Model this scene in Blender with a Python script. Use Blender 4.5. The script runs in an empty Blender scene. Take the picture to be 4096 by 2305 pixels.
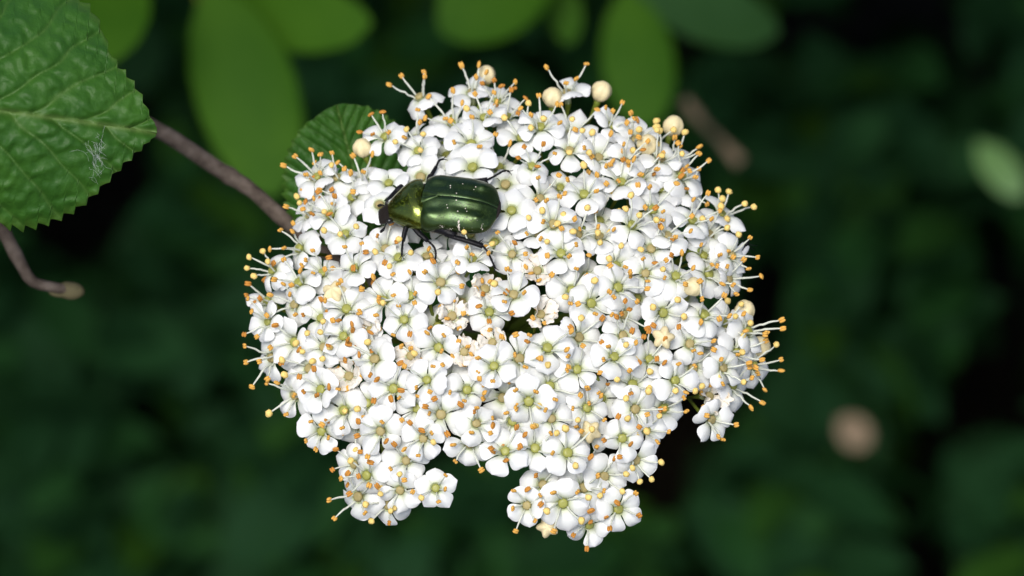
import bpy, math, random
import numpy as np
from mathutils import Vector, Matrix, Quaternion, noise as mnoise

R = math.radians
rnd = random.Random(11)
scene = bpy.context.scene
col = scene.collection

# ------------------------------------------------------------------ camera, sky, sun, exposure
U = 4.0e-5                       # metres per photo pixel at the focus plane (beetle is 18 mm long)
D = 0.80                         # camera to focus plane
HEIGHT = 1.10                    # flower head above the ground
PITCH = R(50)
FWD = Vector((0, math.cos(PITCH), -math.sin(PITCH)))
UPV = Vector((0, math.sin(PITCH), math.cos(PITCH)))
RGT = Vector((1, 0, 0))
ORG = Vector((0, 0, HEIGHT))
CAM = ORG - FWD * D
CX, CY = 2048.0, 1152.5

cd = bpy.data.cameras.new('camera')
cam = bpy.data.objects.new('camera', cd)
col.objects.link(cam)
cam.location = CAM
cam.rotation_euler = (math.pi / 2 - PITCH, 0, 0)
cd.sensor_width = 36
cd.lens = 36 * D / (4096 * U)
cd.clip_start = 0.01
cd.clip_end = 200
cd.dof.use_dof = True
cd.dof.focus_distance = D - 0.006
cd.dof.aperture_fstop = (cd.lens / 1000) / 0.0088
scene.camera = cam

SUN_EL, SUN_AZ = R(62), R(200)   # azimuth clockwise from +Y; behind the camera, a little left
sdir = Vector((math.sin(SUN_AZ) * math.cos(SUN_EL), math.cos(SUN_AZ) * math.cos(SUN_EL), math.sin(SUN_EL)))
world = bpy.data.worlds.new('World')
scene.world = world
world.use_nodes = True
wn = world.node_tree
sky = wn.nodes.new('ShaderNodeTexSky')
sky.sky_type = 'NISHITA'
sky.sun_disc = False
sky.sun_elevation = SUN_EL
sky.sun_rotation = SUN_AZ
sky.dust_density = 3.0
wn.links.new(sky.outputs[0], wn.nodes['Background'].inputs[0])
wn.nodes['Background'].inputs[1].default_value = 0.12
sl = bpy.data.lights.new('sun', 'SUN')
sl.energy = 2.2
sl.angle = R(24)
sl.color = (1.0, 0.965, 0.91)
sun = bpy.data.objects.new('sun', sl)
col.objects.link(sun)
sun.location = (0, 0, 5)
sun.rotation_mode = 'QUATERNION'
sun.rotation_quaternion = sdir.to_track_quat('Z', 'Y')
scene.view_settings.view_transform = 'Standard'
scene.view_settings.look = 'None'
scene.view_settings.gamma = 1
scene.view_settings.exposure = 0.54


def P(px, py, w=0.0):
    """photo pixel + offset towards the camera (metres) -> world point"""
    d = D - w
    k = U * d / D
    return CAM + FWD * d + RGT * ((px - CX) * k) + UPV * (-(py - CY) * k)


def camdir(u, v, w):
    return (RGT * u + UPV * v - FWD * w).normalized()


# ------------------------------------------------------------------ helpers
def tag(o, label=None, cat=None, group=None, kind=None):
    if label: o['label'] = label
    if cat: o['category'] = cat
    if group: o['group'] = group
    if kind: o['kind'] = kind
    return o


def empty(name, loc=(0, 0, 0)):
    o = bpy.data.objects.new(name, None)
    o.empty_display_size = 0.005
    col.objects.link(o)
    o.location = loc
    return o


def mesh(name, v, f, mats, smooth=True, fm=None, attrs=None):
    me = bpy.data.meshes.new(name)
    me.from_pydata([tuple(a) for a in v], [], f)
    for m in mats: me.materials.append(m)
    if fm: me.polygons.foreach_set('material_index', fm)
    if smooth: me.polygons.foreach_set('use_smooth', [True] * len(me.polygons))
    for k, vals in (attrs or {}).items():
        a = me.attributes.new(k, 'FLOAT', 'POINT')
        a.data.foreach_set('value', vals)
    me.update()
    return me


def obj(name, me, parent=None, mat=None):
    o = bpy.data.objects.new(name, me)
    col.objects.link(o)
    if parent: o.parent = parent
    if mat is not None: o.matrix_local = mat
    return o


class MB:
    """collects geometry for one mesh"""
    def __init__(s):
        s.v, s.f, s.m = [], [], []

    def add(s, v, f, mi=0):
        b = len(s.v)
        s.v += list(v)
        s.f += [tuple(i + b for i in q) for q in f]
        s.m += [mi] * len(f)

    def tube(s, pts, rad, n=6, mi=0, caps=True, squash=1.0, side=None):
        pts = [Vector(p) for p in pts]
        if not hasattr(rad, '__len__'): rad = [rad] * len(pts)
        v, f = [], []
        ref = side
        for i, p in enumerate(pts):
            t = (pts[min(i + 1, len(pts) - 1)] - pts[max(i - 1, 0)]).normalized()
            if ref is None:
                ref = t.orthogonal().normalized()
            a = (ref - t * ref.dot(t))
            a = a.normalized() if a.length > 1e-9 else t.orthogonal().normalized()
            ref = a
            b = t.cross(a)
            for k in range(n):
                an = 2 * math.pi * k / n
                v.append(p + a * (rad[i] * math.cos(an)) + b * (rad[i] * squash * math.sin(an)))
        for i in range(len(pts) - 1):
            for k in range(n):
                k2 = (k + 1) % n
                f.append((i * n + k, i * n + k2, (i + 1) * n + k2, (i + 1) * n + k))
        if caps:
            f.append(tuple(range(n - 1, -1, -1)))
            f.append(tuple((len(pts) - 1) * n + k for k in range(n)))
        s.add(v, f, mi)

    def ball(s, c, rx, ry, rz, rot=None, nu=8, nv=6, mi=0, lump=0.0, rr=None):
        c = Vector(c)
        v, f = [], []
        for j in range(nv + 1):
            th = math.pi * j / nv
            for i in range(nu):
                ph = 2 * math.pi * i / nu
                k = 1 + (lump * (rr or rnd).uniform(-1, 1) if lump and 0 < j < nv else 0)
                p = Vector((rx * math.sin(th) * math.cos(ph) * k, ry * math.sin(th) * math.sin(ph) * k, rz * math.cos(th) * k))
                if rot is not None: p = rot @ p
                v.append(c + p)
        for j in range(nv):
            for i in range(nu):
                i2 = (i + 1) % nu
                f.append((j * nu + i, (j + 1) * nu + i, (j + 1) * nu + i2, j * nu + i2))
        s.add(v, f, mi)

    def build(s, name, mats, parent=None, mat=None, smooth=True):
        return obj(name, mesh(name, s.v, s.f, mats, smooth, s.m), parent, mat)


def spline(pts, n):
    """Catmull-Rom through pts, n samples per span"""
    pts = [Vector(p) for p in pts]
    e = [pts[0] * 2 - pts[1]] + pts + [pts[-1] * 2 - pts[-2]]
    out = []
    for i in range(1, len(e) - 2):
        for k in range(n):
            t = k / n
            a, b, c, d = e[i - 1], e[i], e[i + 1], e[i + 2]
            out.append(0.5 * ((2 * b) + (c - a) * t + (2 * a - 5 * b + 4 * c - d) * t * t + (3 * b - a - 3 * c + d) * t ** 3))
    out.append(pts[-1])
    return out


def lerp_table(tab, x):
    xs = [a for a, _ in tab]
    ys = [b for _, b in tab]
    return float(np.interp(x, xs, ys))


def smooth_table(tab, x):
    # monotone-ish cubic: interpolate with smoothed linear samples
    e = (tab[-1][0] - tab[0][0]) * 0.03
    return sum(lerp_table(tab, min(max(x + k * e, tab[0][0]), tab[-1][0])) * w for k, w in ((-1, .25), (0, .5), (1, .25)))


# ------------------------------------------------------------------ materials
def newmat(name):
    m = bpy.data.materials.new(name)
    m.use_nodes = True
    nt = m.node_tree
    return m, nt, nt.nodes['Principled BSDF'], nt.nodes['Material Output']


def lk(nt, a, b): nt.links.new(a, b)


def noise_node(nt, scale, detail=3, rough=0.55, coords='Object'):
    tc = nt.nodes.new('ShaderNodeTexCoord')
    n = nt.nodes.new('ShaderNodeTexNoise')
    n.inputs['Scale'].default_value = scale
    n.inputs['Detail'].default_value = detail
    n.inputs['Roughness'].default_value = rough
    lk(nt, tc.outputs[coords], n.inputs['Vector'])
    return n


def ramp(nt, fac, stops):
    r = nt.nodes.new('ShaderNodeValToRGB')
    el = r.color_ramp.elements
    while len(el) < len(stops): el.new(0.5)
    for e, (p, c) in zip(el, stops):
        e.position = p
        e.color = (*c, 1)
    lk(nt, fac, r.inputs['Fac'])
    return r


def bump(nt, height, strength, dist):
    b = nt.nodes.new('ShaderNodeBump')
    b.inputs['Strength'].default_value = strength
    b.inputs['Distance'].default_value = dist
    lk(nt, height, b.inputs['Height'])
    return b


def mixcol(nt, fac, a, b, mode='MIX'):
    n = nt.nodes.new('ShaderNodeMix')
    n.data_type = 'RGBA'
    n.blend_type = mode
    for sock, val in ((n.inputs[0], fac), (n.inputs[6], a), (n.inputs[7], b)):
        if hasattr(val, 'links'): lk(nt, val, sock)
        elif hasattr(val, '__len__'): sock.default_value = (*val, 1)
        else: sock.default_value = val
    return n.outputs[2]


def attr(nt, name):
    a = nt.nodes.new('ShaderNodeAttribute')
    a.attribute_name = name
    return a.outputs['Fac']


def thin_mat(name, colour_fn, rough=0.5, spec=0.3, trans=0.25, bump_scale=None, bump_dist=0.0, bump_str=0.5, tint=None, sheen=0.0):
    """a thin petal or leaf: glossy/diffuse front with some light passing through"""
    m, nt, p, out = newmat(name)
    c = colour_fn(nt)
    lk(nt, c, p.inputs['Base Color'])
    p.inputs['Roughness'].default_value = rough
    p.inputs['Specular IOR Level'].default_value = spec
    p.inputs['Sheen Weight'].default_value = sheen
    tr = nt.nodes.new('ShaderNodeBsdfTranslucent')
    if tint: lk(nt, mixcol(nt, 1.0, c, tint, 'MULTIPLY'), tr.inputs['Color'])
    else: lk(nt, c, tr.inputs['Color'])
    mx = nt.nodes.new('ShaderNodeMixShader')
    mx.inputs[0].default_value = trans
    lk(nt, p.outputs[0], mx.inputs[1])
    lk(nt, tr.outputs[0], mx.inputs[2])
    lk(nt, mx.outputs[0], out.inputs['Surface'])
    if bump_scale:
        n = noise_node(nt, bump_scale, 4)
        b = bump(nt, n.outputs['Fac'], bump_str, bump_dist)
        lk(nt, b.outputs[0], p.inputs['Normal'])
        lk(nt, b.outputs[0], tr.inputs['Normal'])
    return m


def petal_col(nt):
    r = ramp(nt, attr(nt, 'along'), [(0.0, (0.50, 0.56, 0.30)), (0.16, (0.68, 0.72, 0.58)), (0.36, (0.80, 0.82, 0.79)), (1.0, (0.83, 0.84, 0.845))])
    n = noise_node(nt, 420, 2)
    return mixcol(nt, n.outputs['Fac'], r.outputs[0], mixcol(nt, 1.0, r.outputs[0], (0.95, 0.96, 0.97), 'MULTIPLY'))


def wilt_col(nt):
    n = noise_node(nt, 700, 4, 0.65)
    return ramp(nt, n.outputs['Fac'], [(0.30, (0.36, 0.20, 0.10)), (0.38, (0.74, 0.64, 0.48)), (0.48, (0.81, 0.78, 0.71)), (1.0, (0.83, 0.82, 0.79))]).outputs[0]


def flat(*c):
    def fn(nt):
        n = noise_node(nt, 1500, 3)
        return mixcol(nt, n.outputs['Fac'], tuple(x * 0.8 for x in c), tuple(min(1, x * 1.2) for x in c))
    return fn


M = {}
M['petal'] = thin_mat('petal_white', petal_col, rough=0.52, spec=0.32, trans=0.22, bump_scale=1600, bump_dist=0.00006, bump_str=0.35)
M['wilt'] = thin_mat('petal_wilted', wilt_col, rough=0.65, spec=0.2, trans=0.2, bump_scale=2500, bump_dist=0.0001, bump_str=0.6)
M['filament'] = thin_mat('filament', flat(0.72, 0.75, 0.66), rough=0.5, spec=0.3, trans=0.25)
M['anther_orange'] = thin_mat('anther_orange', flat(0.60, 0.33, 0.07), rough=0.75, spec=0.15, trans=0.0, bump_scale=6000, bump_dist=0.00008, bump_str=0.8)
M['anther_yellow'] = thin_mat('anther_yellow', flat(0.74, 0.55, 0.18), rough=0.85, spec=0.1, trans=0.0, bump_scale=9000, bump_dist=0.0001, bump_str=0.9)
M['anther_brown'] = thin_mat('anther_brown', flat(0.47, 0.21, 0.04), rough=0.75, spec=0.15, trans=0.0, bump_scale=6000, bump_dist=0.00008, bump_str=0.8)
M['pistil_green'] = thin_mat('pistil_green', flat(0.31, 0.32, 0.075), rough=0.4, spec=0.4, trans=0.1)
M['pistil_tan'] = thin_mat('pistil_tan', flat(0.36, 0.30, 0.13), rough=0.5, spec=0.3, trans=0.1)
M['stalk'] = thin_mat('stalk_green', flat(0.13, 0.17, 0.02), rough=0.5, spec=0.3, trans=0.05)
M['bud'] = thin_mat('bud_cream', flat(0.74, 0.64, 0.38), rough=0.5, spec=0.35, trans=0.1, bump_scale=900, bump_dist=0.0001, bump_str=0.3)

# ------------------------------------------------------------------ the dome of the flower head (photo pixels as unit)
ECX, ECY, EA, EH, ETH = 2035.0, 1285.0, 1030.0, 640.0, R(30)
EN = (math.sin(ETH), math.cos(ETH))
W_OFF = -540.0


def dome(px, py, shrink=0.93):
    u, v = (px - ECX) * shrink, -(py - ECY) * shrink
    ia, ih = 1 / EA ** 2, 1 / EH ** 2
    sn, cs = EN
    # quadratic form: ia*(u^2+v^2+w^2) + (ih-ia)*(sn*v+cs*w)^2 = 1
    k = ih - ia
    A = ia + k * cs * cs
    B = 2 * k * sn * cs * v
    C = ia * (u * u + v * v) + k * sn * sn * v * v - 1
    disc = B * B - 4 * A * C
    if disc < 0:
        f = 0.97
        return dome(ECX + (px - ECX) * f, ECY + (py - ECY) * f, shrink)
    w = (-B + math.sqrt(disc)) / (2 * A)
    dn = sn * v + cs * w
    g = Vector((ia * u, ia * v + k * dn * sn, ia * w + k * dn * cs)).normalized()
    return w + W_OFF, g


# ------------------------------------------------------------------ ground
def ground_col(nt):
    n = noise_node(nt, 9, 6, 0.65)
    return ramp(nt, n.outputs['Fac'], [(0.3, (0.010, 0.008, 0.005)), (0.55, (0.022, 0.018, 0.011)), (0.75, (0.018, 0.024, 0.010))]).outputs[0]


M['soil'] = thin_mat('soil', ground_col, rough=0.95, spec=0.1, trans=0.0, bump_scale=60, bump_dist=0.02, bump_str=0.8)
gv, gf = [], []
GN = 60
for j in range(GN + 1):
    for i in range(GN + 1):
        x = (i / GN * 2 - 1); y = (j / GN * 2 - 1)
        X = math.copysign(abs(x) ** 3, x) * 60; Y = math.copysign(abs(y) ** 3, y) * 60 + 1
        gv.append((X, Y, 0.03 * mnoise.noise(Vector((X * 2, Y * 2, 0)))))
for j in range(GN):
    for i in range(GN):
        a = j * (GN + 1) + i
        gf.append((a, a + 1, a + GN + 2, a + GN + 1))
tag(obj('ground', mesh('ground', gv, gf, [M['soil']])), kind='structure')

# ------------------------------------------------------------------ flower pieces (shared meshes)
PET_HW = [(0, 11), (.12, 14), (.25, 21), (.4, 31), (.55, 38), (.64, 40.5), (1, 40.5)]


def pet_hw(x):
    h = smooth_table(PET_HW, x)
    return h * math.sqrt(max(0, 1 - ((x - .64) / .36) ** 2.2)) if x > .64 else h


def petal_mesh(seed, wilted=False):
    r = random.Random(seed)
    L = r.uniform(71, 83)
    wid = r.uniform(0.92, 1.08)
    curl = r.uniform(0.30, 0.66)
    drop = r.uniform(8, 32)
    lift = r.uniform(9, 16)
    wav, wph = r.uniform(0.8, 4.5), r.uniform(0, 6.28)
    side = r.uniform(-5, 5)
    tipf = r.choice([0, 0, 0, 4, 6, -6, -9])
    ns, nt_ = 14, 9
    nar = r.choice([0, 0, 0, .15, -.35, -.2])
    v, f, al = [], [], []
    for i in range(ns + 1):
        s = (i / ns)
        s = 1 - (1 - s) ** 1.7
        hw = max(1.0, pet_hw(s) * wid * (1 + nar * (s - .5)))
        for j in range(nt_):
            t = j / (nt_ - 1) * 2 - 1
            x = 13 + L * s - tipf * math.cos(t * 1.57) * max(0, s - 0.6) * 2.0 - 3.5 * t * t * s
            y = hw * t + side * s * s
            z = -12 + (12 + lift) * (1 - math.exp(-4.2 * s)) - drop * s ** 3.2
            z -= curl * hw * t * t * (0.4 + 0.6 * s)
            env = math.exp(-2.6 * s) * s * 6
            z -= 1.5 * env * (math.exp(-(t / .16) ** 2) + .7 * math.exp(-((t - .5) / .14) ** 2) + .7 * math.exp(-((t + .5) / .14) ** 2))
            z += wav * math.sin(t * 4 + wph + s * 3) * s * s
            if wilted:
                q = Vector((x * .035 + seed, y * .05, seed * 3.1))
                z += 26 * mnoise.noise(q) * s + 30 * s * s
                x = 13 + (x - 13) * (0.78 - 0.15 * s) + 9 * mnoise.noise(q * 1.7 + Vector((5, 0, 0)))
                y *= 0.75
                z += 14 * abs(t) * s
            v.append((x * U, y * U, z * U))
            al.append(s)
    for i in range(ns):
        for j in range(nt_ - 1):
            a = i * nt_ + j
            f.append((a, a + nt_, a + nt_ + 1, a + 1))
    return mesh('petal', v, f, [M['wilt' if wilted else 'petal']], attrs={'along': al})


PETALS = [petal_mesh(k) for k in range(26)]
WILTED = [petal_mesh(50 + k, True) for k in range(6)]


def stamen_mesh(seed, am, wilted=False):
    r = random.Random(seed)
    mb = MB()
    out = r.uniform(30, 62)
    hgt = r.uniform(66, 108)
    if wilted: out, hgt = r.uniform(10, 45), r.uniform(18, 45)
    sw = r.uniform(-14, 14)
    pts = []
    for k in range(8):
        t = k / 7
        pts.append(Vector((15 + out * (t ** r.choice([0.9, 1.2]) if k else 0), sw * t * t, -10 + hgt * (t ** 0.85))) * U)
    mb.tube(pts, [3.6 * U] * 5 + [3.2 * U, 2.6 * U, 2.0 * U], 6, 0)
    # two-lobed anther
    rot = Quaternion((r.uniform(-1, 1), r.uniform(-1, 1), r.uniform(-.6, .6)), r.uniform(0, 3.0)).to_matrix()
    ln = r.uniform(10.5, 14.5)
    c = pts[-1]
    if am == 2:      # burst open, pollen-covered
        mb.ball(c, 12.5 * U, 11 * U, ln * U, rot, 9, 7, 1, 0.14, r)
    else:
        off = rot @ Vector((0, 4.2 * U, 0))
        mb.ball(c + off, 6.6 * U, 5.8 * U, ln * U, rot, 7, 6, 1, 0.06, r)
        mb.ball(c - off, 6.6 * U, 5.8 * U, ln * U * .95, rot, 7, 6, 1, 0.06, r)
    return mesh('stamen', mb.v, mb.f, [M['filament'], M[('anther_orange', 'anther_brown', 'anther_yellow')[am]]], True, mb.m)


STAMENS = {am: [stamen_mesh(100 + am * 20 + k, am) for k in range(9)] for am in range(3)}
WSTAMENS = [stamen_mesh(200 + k, 0, True) for k in range(5)]


def base_mesh(k):
    mb = MB()
    # funnel of the corolla, calyx and pedicel
    prof = [(24, -2), (18, -9), (14, -16), (13, -30), (12, -46)]
    n = 10
    v = [(r_ * math.cos(2 * math.pi * i / n) * U, r_ * math.sin(2 * math.pi * i / n) * U, z * U) for r_, z in prof for i in range(n)]
    f = [(a * n + i, a * n + (i + 1) % n, (a + 1) * n + (i + 1) % n, (a + 1) * n + i) for a in range(len(prof) - 1) for i in range(n)]
    f.append(tuple(2 * n + i for i in range(n)))
    mb.add(v, f, 0)
    rr = random.Random(k)
    x, y = rr.uniform(-25, 25), rr.uniform(-25, 25)
    mb.tube([Vector(p) * U for p in ((0, 0, -38), (0, 0, -58), (x * .3, y * .3, -95), (x, y, -150))], [13 * U, 11 * U, 6.5 * U, 6.5 * U], 7, 1)
    return mesh('flower', mb.v, mb.f, [M['petal'], M['stalk']], True, mb.m, {'along': [0.02] * len(mb.v)})


BASES = [base_mesh(k) for k in range(5)]


def pistil_mesh(mat, k):
    mb = MB()
    n = 10
    prof = [(12, -20), (15, -11), (17, -3), (16.5, 3), (11, 7), (3, 6)]
    rr = random.Random(k)
    v = [(r_ * rr.uniform(.93, 1.07) * math.cos(2 * math.pi * i / n) * U, r_ * rr.uniform(.93, 1.07) * math.sin(2 * math.pi * i / n) * U, z * U) for r_, z in prof for i in range(n)]
    f = [(a * n + i, a * n + (i + 1) % n, (a + 1) * n + (i + 1) % n, (a + 1) * n + i) for a in range(len(prof) - 1) for i in range(n)]
    f.append(tuple((len(prof) - 1) * n + i for i in range(n)))
    mb.add(v, f)
    return mesh('pistil', mb.v, mb.f, [mat])


PISTILS = [pistil_mesh(M['pistil_green'], 1), pistil_mesh(M['pistil_green'], 2), pistil_mesh(M['pistil_tan'], 3)]

# ------------------------------------------------------------------ where the flowers stand (read from photo enlargements)
K = 800 / 1933.0
SPOTS = []


def spots(x0, y0, pts, wilt=()):
    for i, p in enumerate(pts):
        SPOTS.append((x0 + p[0] * K, y0 + p[1] * K, p in wilt))


spots(1600, 200, [(225, 515), (470, 635), (815, 685), (690, 905), (480, 1045), (185, 1215), (170, 970), (1040, 560), (700, 400), (1270, 1150),
                  (1640, 965), (1350, 800), (1010, 1240), (1400, 1400), (1780, 1420), (1690, 740), (1620, 480), (950, 440), (1180, 800), (80, 800), (1900, 1200), (720, 1180)])
spots(900, 200, [(1200, 1390), (1580, 1280), (930, 1280), (1290, 1190), (1590, 880), (1075, 1230), (890, 1420)])
spots(2300, 200, [(330, 760), (250, 1010), (450, 1270), (580, 860), (720, 870), (800, 1110), (960, 1060), (860, 1270), (640, 1190), (480, 1110),
                  (1010, 1240), (1140, 1330), (170, 1150)])
w9 = [(1340, 1240), (1600, 300)]
spots(900, 800, [(1035, 160), (1160, 325), (710, 465), (920, 645), (1290, 700), (1540, 430), (1690, 580), (1500, 85), (515, 710), (735, 820),
                 (1745, 890), (880, 1095), (1175, 1050), (665, 1010), (1740, 1170), (480, 1180), (330, 930), (1170, 1340), (950, 1420), (1500, 960),
                 (640, 1370), (1380, 1420), (790, 110)] + w9, w9)
w9 = [(1160, 1040), (280, 1080), (1080, 650), (620, 1345), (620, 790)]
spots(1700, 800, [(1530, 5), (1700, 290), (840, 120), (825, 495), (1315, 515), (455, 605), (150, 795), (860, 935), (1435, 860), (1850, 855), (1610, 1000),
                  (630, 1050), (1545, 1300), (100, 1420), (1240, 270), (1090, 300), (1490, 300), (1900, 1330)] + w9, w9)
spots(2400, 800, [(495, 450), (865, 250), (510, 90), (715, 770), (440, 710), (170, 855), (625, 1095), (1095, 700), (970, 1150), (1280, 1170),
                  (290, 1110), (870, 1390), (640, 370), (270, 290), (1100, 300), (1180, 130), (1220, 560), (1250, 760), (1400, 1280), (1070, 500)])
w9 = [(900, 210), (1500, 50)]
spots(1000, 1400, [(400, 445), (725, 395), (890, 580), (1385, 375), (1735, 310), (1225, 95), (515, 150), (710, 15), (1590, 565), (1845, 625), (1275, 780),
                   (1695, 850), (1490, 1060), (1145, 1205), (950, 1110), (1795, 1335), (690, 790), (200, 80), (1040, 1420), (1450, 1360)] + w9, w9)
w9 = [(375, 260)]
spots(1700, 1300, [(670, 410), (925, 310), (1170, 250), (1545, 100), (1880, 120), (425, 620), (1230, 590), (1470, 430), (1005, 735), (1590, 800), (840, 940),
                   (1225, 905), (155, 870), (430, 1160), (780, 1240), (1065, 1190), (1360, 1250), (1900, 1085), (480, 960), (1800, 330)] + w9, w9)
w9 = [(1140, 690)]
spots(2400, 1300, [(340, 545), (685, 550), (345, 815), (670, 810), (225, 1085), (470, 1010), (350, 1310), (1115, 940), (1140, 420), (1330, 270), (1370, 580),
                   (1540, 400), (480, 330), (950, 420), (1420, 150)] + w9, w9)
spots(1200, 1700, [(1010, 335), (665, 480), (490, 770), (810, 790), (1310, 615), (970, 640), (1215, 120), (1635, 190)])
spots(1900, 1700, [(290, 280), (585, 220), (875, 285), (655, 575), (1070, 605), (850, 740), (500, 780), (1365, 805), (1105, 970), (1435, 120), (1555, 345), (1290, 500)])

uniq = []
for s in SPOTS:
    if all((s[0] - q[0]) ** 2 + (s[1] - q[1]) ** 2 > 52 ** 2 for q in uniq):
        uniq.append(s)
FRONT = [(x, y, w, 0) for x, y, w in uniq]

OUTLINE = [(1600, 380), (1650, 330), (1750, 320), (1900, 290), (1990, 290), (2080, 370), (2130, 470), (2180, 400), (2300, 350), (2420, 400), (2480, 450), (2560, 480),
           (2660, 520), (2720, 560), (2790, 690), (2880, 800), (2920, 900), (2960, 980), (2960, 1100), (2900, 1160), (2960, 1200), (3030, 1280), (3060, 1380), (3090, 1480),
           (3080, 1560), (3010, 1640), (2900, 1640), (2760, 1640), (2730, 1700), (2680, 1780), (2640, 1850), (2640, 1920), (2560, 1990), (2560, 2060), (2500, 2130),
           (2400, 2180), (2280, 2150), (2170, 2080), (2050, 2110), (2030, 2020), (2050, 1930), (1960, 1890), (1850, 1850), (1780, 1850), (1700, 1900), (1640, 2050), (1600, 2120),
           (1450, 2130), (1320, 2060), (1330, 1950), (1350, 1830), (1330, 1780), (1200, 1770), (1180, 1700), (1080, 1660), (1080, 1530), (1050, 1430), (1030, 1330),
           (1010, 1230), (1010, 1120), (1080, 1060), (1090, 960), (1190, 900), (1180, 800), (1250, 680), (1350, 650), (1440, 600), (1540, 560), (1650, 510), (1600, 430)]


def inside(x, y, margin):
    n = len(OUTLINE)
    ins = False
    dmin = 1e9
    for i in range(n):
        x1, y1 = OUTLINE[i]
        x2, y2 = OUTLINE[(i + 1) % n]
        if (y1 > y) != (y2 > y) and x < (x2 - x1) * (y - y1) / (y2 - y1) + x1: ins = not ins
        L2 = (x2 - x1) ** 2 + (y2 - y1) ** 2
        t = max(0, min(1, ((x - x1) * (x2 - x1) + (y - y1) * (y2 - y1)) / L2))
        dmin = min(dmin, math.hypot(x - x1 - t * (x2 - x1), y - y1 - t * (y2 - y1)))
    return ins and dmin > margin


GAPS = [(2190, 1120, 70), (2110, 1105, 50), (1780, 1310, 55), (1850, 1318, 65), (2040, 1330, 60), (2120, 1320, 50), (1480, 1300, 40), (2750, 1055, 60), (1960, 1870, 60),
        (1760, 1860, 60), (2440, 1710, 50), (2560, 1720, 40), (1440, 970, 40), (2620, 1330, 40), (1280, 1180, 40), (2380, 1560, 40)]
cand = []
rf = random.Random(5)
for _ in range(9000):
    x, y = rf.uniform(1000, 3100), rf.uniform(280, 2200)
    if not inside(x, y, 66): continue
    if any((x - a) ** 2 + (y - b) ** 2 < c * c for a, b, c in GAPS): continue
    if all((x - q[0]) ** 2 + (y - q[1]) ** 2 > 100 ** 2 for q in FRONT + cand):
        cand.append((x, y, False, 1))
for _ in range(9000):
    x, y = rf.uniform(1000, 3100), rf.uniform(280, 2200)
    if not inside(x, y, 80): continue
    if any((x - a) ** 2 + (y - b) ** 2 < c * c for a, b, c in GAPS): continue
    if all((x - q[0]) ** 2 + (y - q[1]) ** 2 > 90 ** 2 for q in FRONT + cand):
        cand.append((x, y, False, 2))
FLOWERS = FRONT + cand

CLUSTERS = [(1480, 1940), (2290, 1990), (2900, 1450), (1850, 430), (2300, 480), (2600, 720), (1320, 800), (1170, 1300), (1250, 1620), (1700, 1250), (2080, 1480),
            (2480, 1620), (2350, 950), (1700, 1600), (2000, 680), (2760, 1000)]

# depth levels so that neighbours overlap like shingles instead of cutting each other
levels = []
for i, (x, y, wl, lay) in enumerate(FLOWERS):
    near = [levels[j] for j in range(i) if (FLOWERS[j][0] - x) ** 2 + (FLOWERS[j][1] - y) ** 2 < 165 ** 2]
    opts = [0, -22, 22, -40, 38] if lay == 0 else [-60, -85, -105] if lay == 1 else [-110, -135]
    if wl: opts = [-35, -55]
    best = max(opts, key=lambda o: min([abs(o - n) for n in near] + [60]) + rf.uniform(0, 6))
    levels.append(best)

head_root = P(2030, 1330, -0.052)
head = empty('flower_head', head_root)
tag(head, 'domed cluster of small white five-petalled flowers with orange-tipped stamens', 'flower')
HM = Matrix.Translation(head_root).inverted()


def frame(n, roll):
    z = n.normalized()
    x = RGT - z * RGT.dot(z)
    if x.length < 0.2: x = UPV - z * UPV.dot(z)
    x.normalize()
    y = z.cross(x)
    c, s = math.cos(roll), math.sin(roll)
    return Matrix((x * c + y * s, y * c - x * s, z)).transposed()


BEETLE_C = (1745, 800)
rs = random.Random(21)


def place(px, py, lev, extra_shrink=0.93):
    w, g = dome(px, py, extra_shrink)
    cl = min(CLUSTERS, key=lambda c: (c[0] - px) ** 2 + (c[1] - py) ** 2)
    n = Vector((g.x, g.y, g.z))
    low = min(1, max(0, (py - 1500) / 600))
    n += Vector((0, 0.18, 0.85)) * (0.10 + 1.1 * low)
    n += Vector(((px - cl[0]), -(py - cl[1]), 0)) * (0.30 / 260)
    n.normalize()
    n += Vector((rs.uniform(-1, 1), rs.uniform(-1, 1), 0)) * 0.17
    n.normalize()
    wn_ = camdir(n.x, n.y, n.z)
    p = P(px, py, w * U) + wn_ * (lev * U)
    return p, wn_


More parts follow.
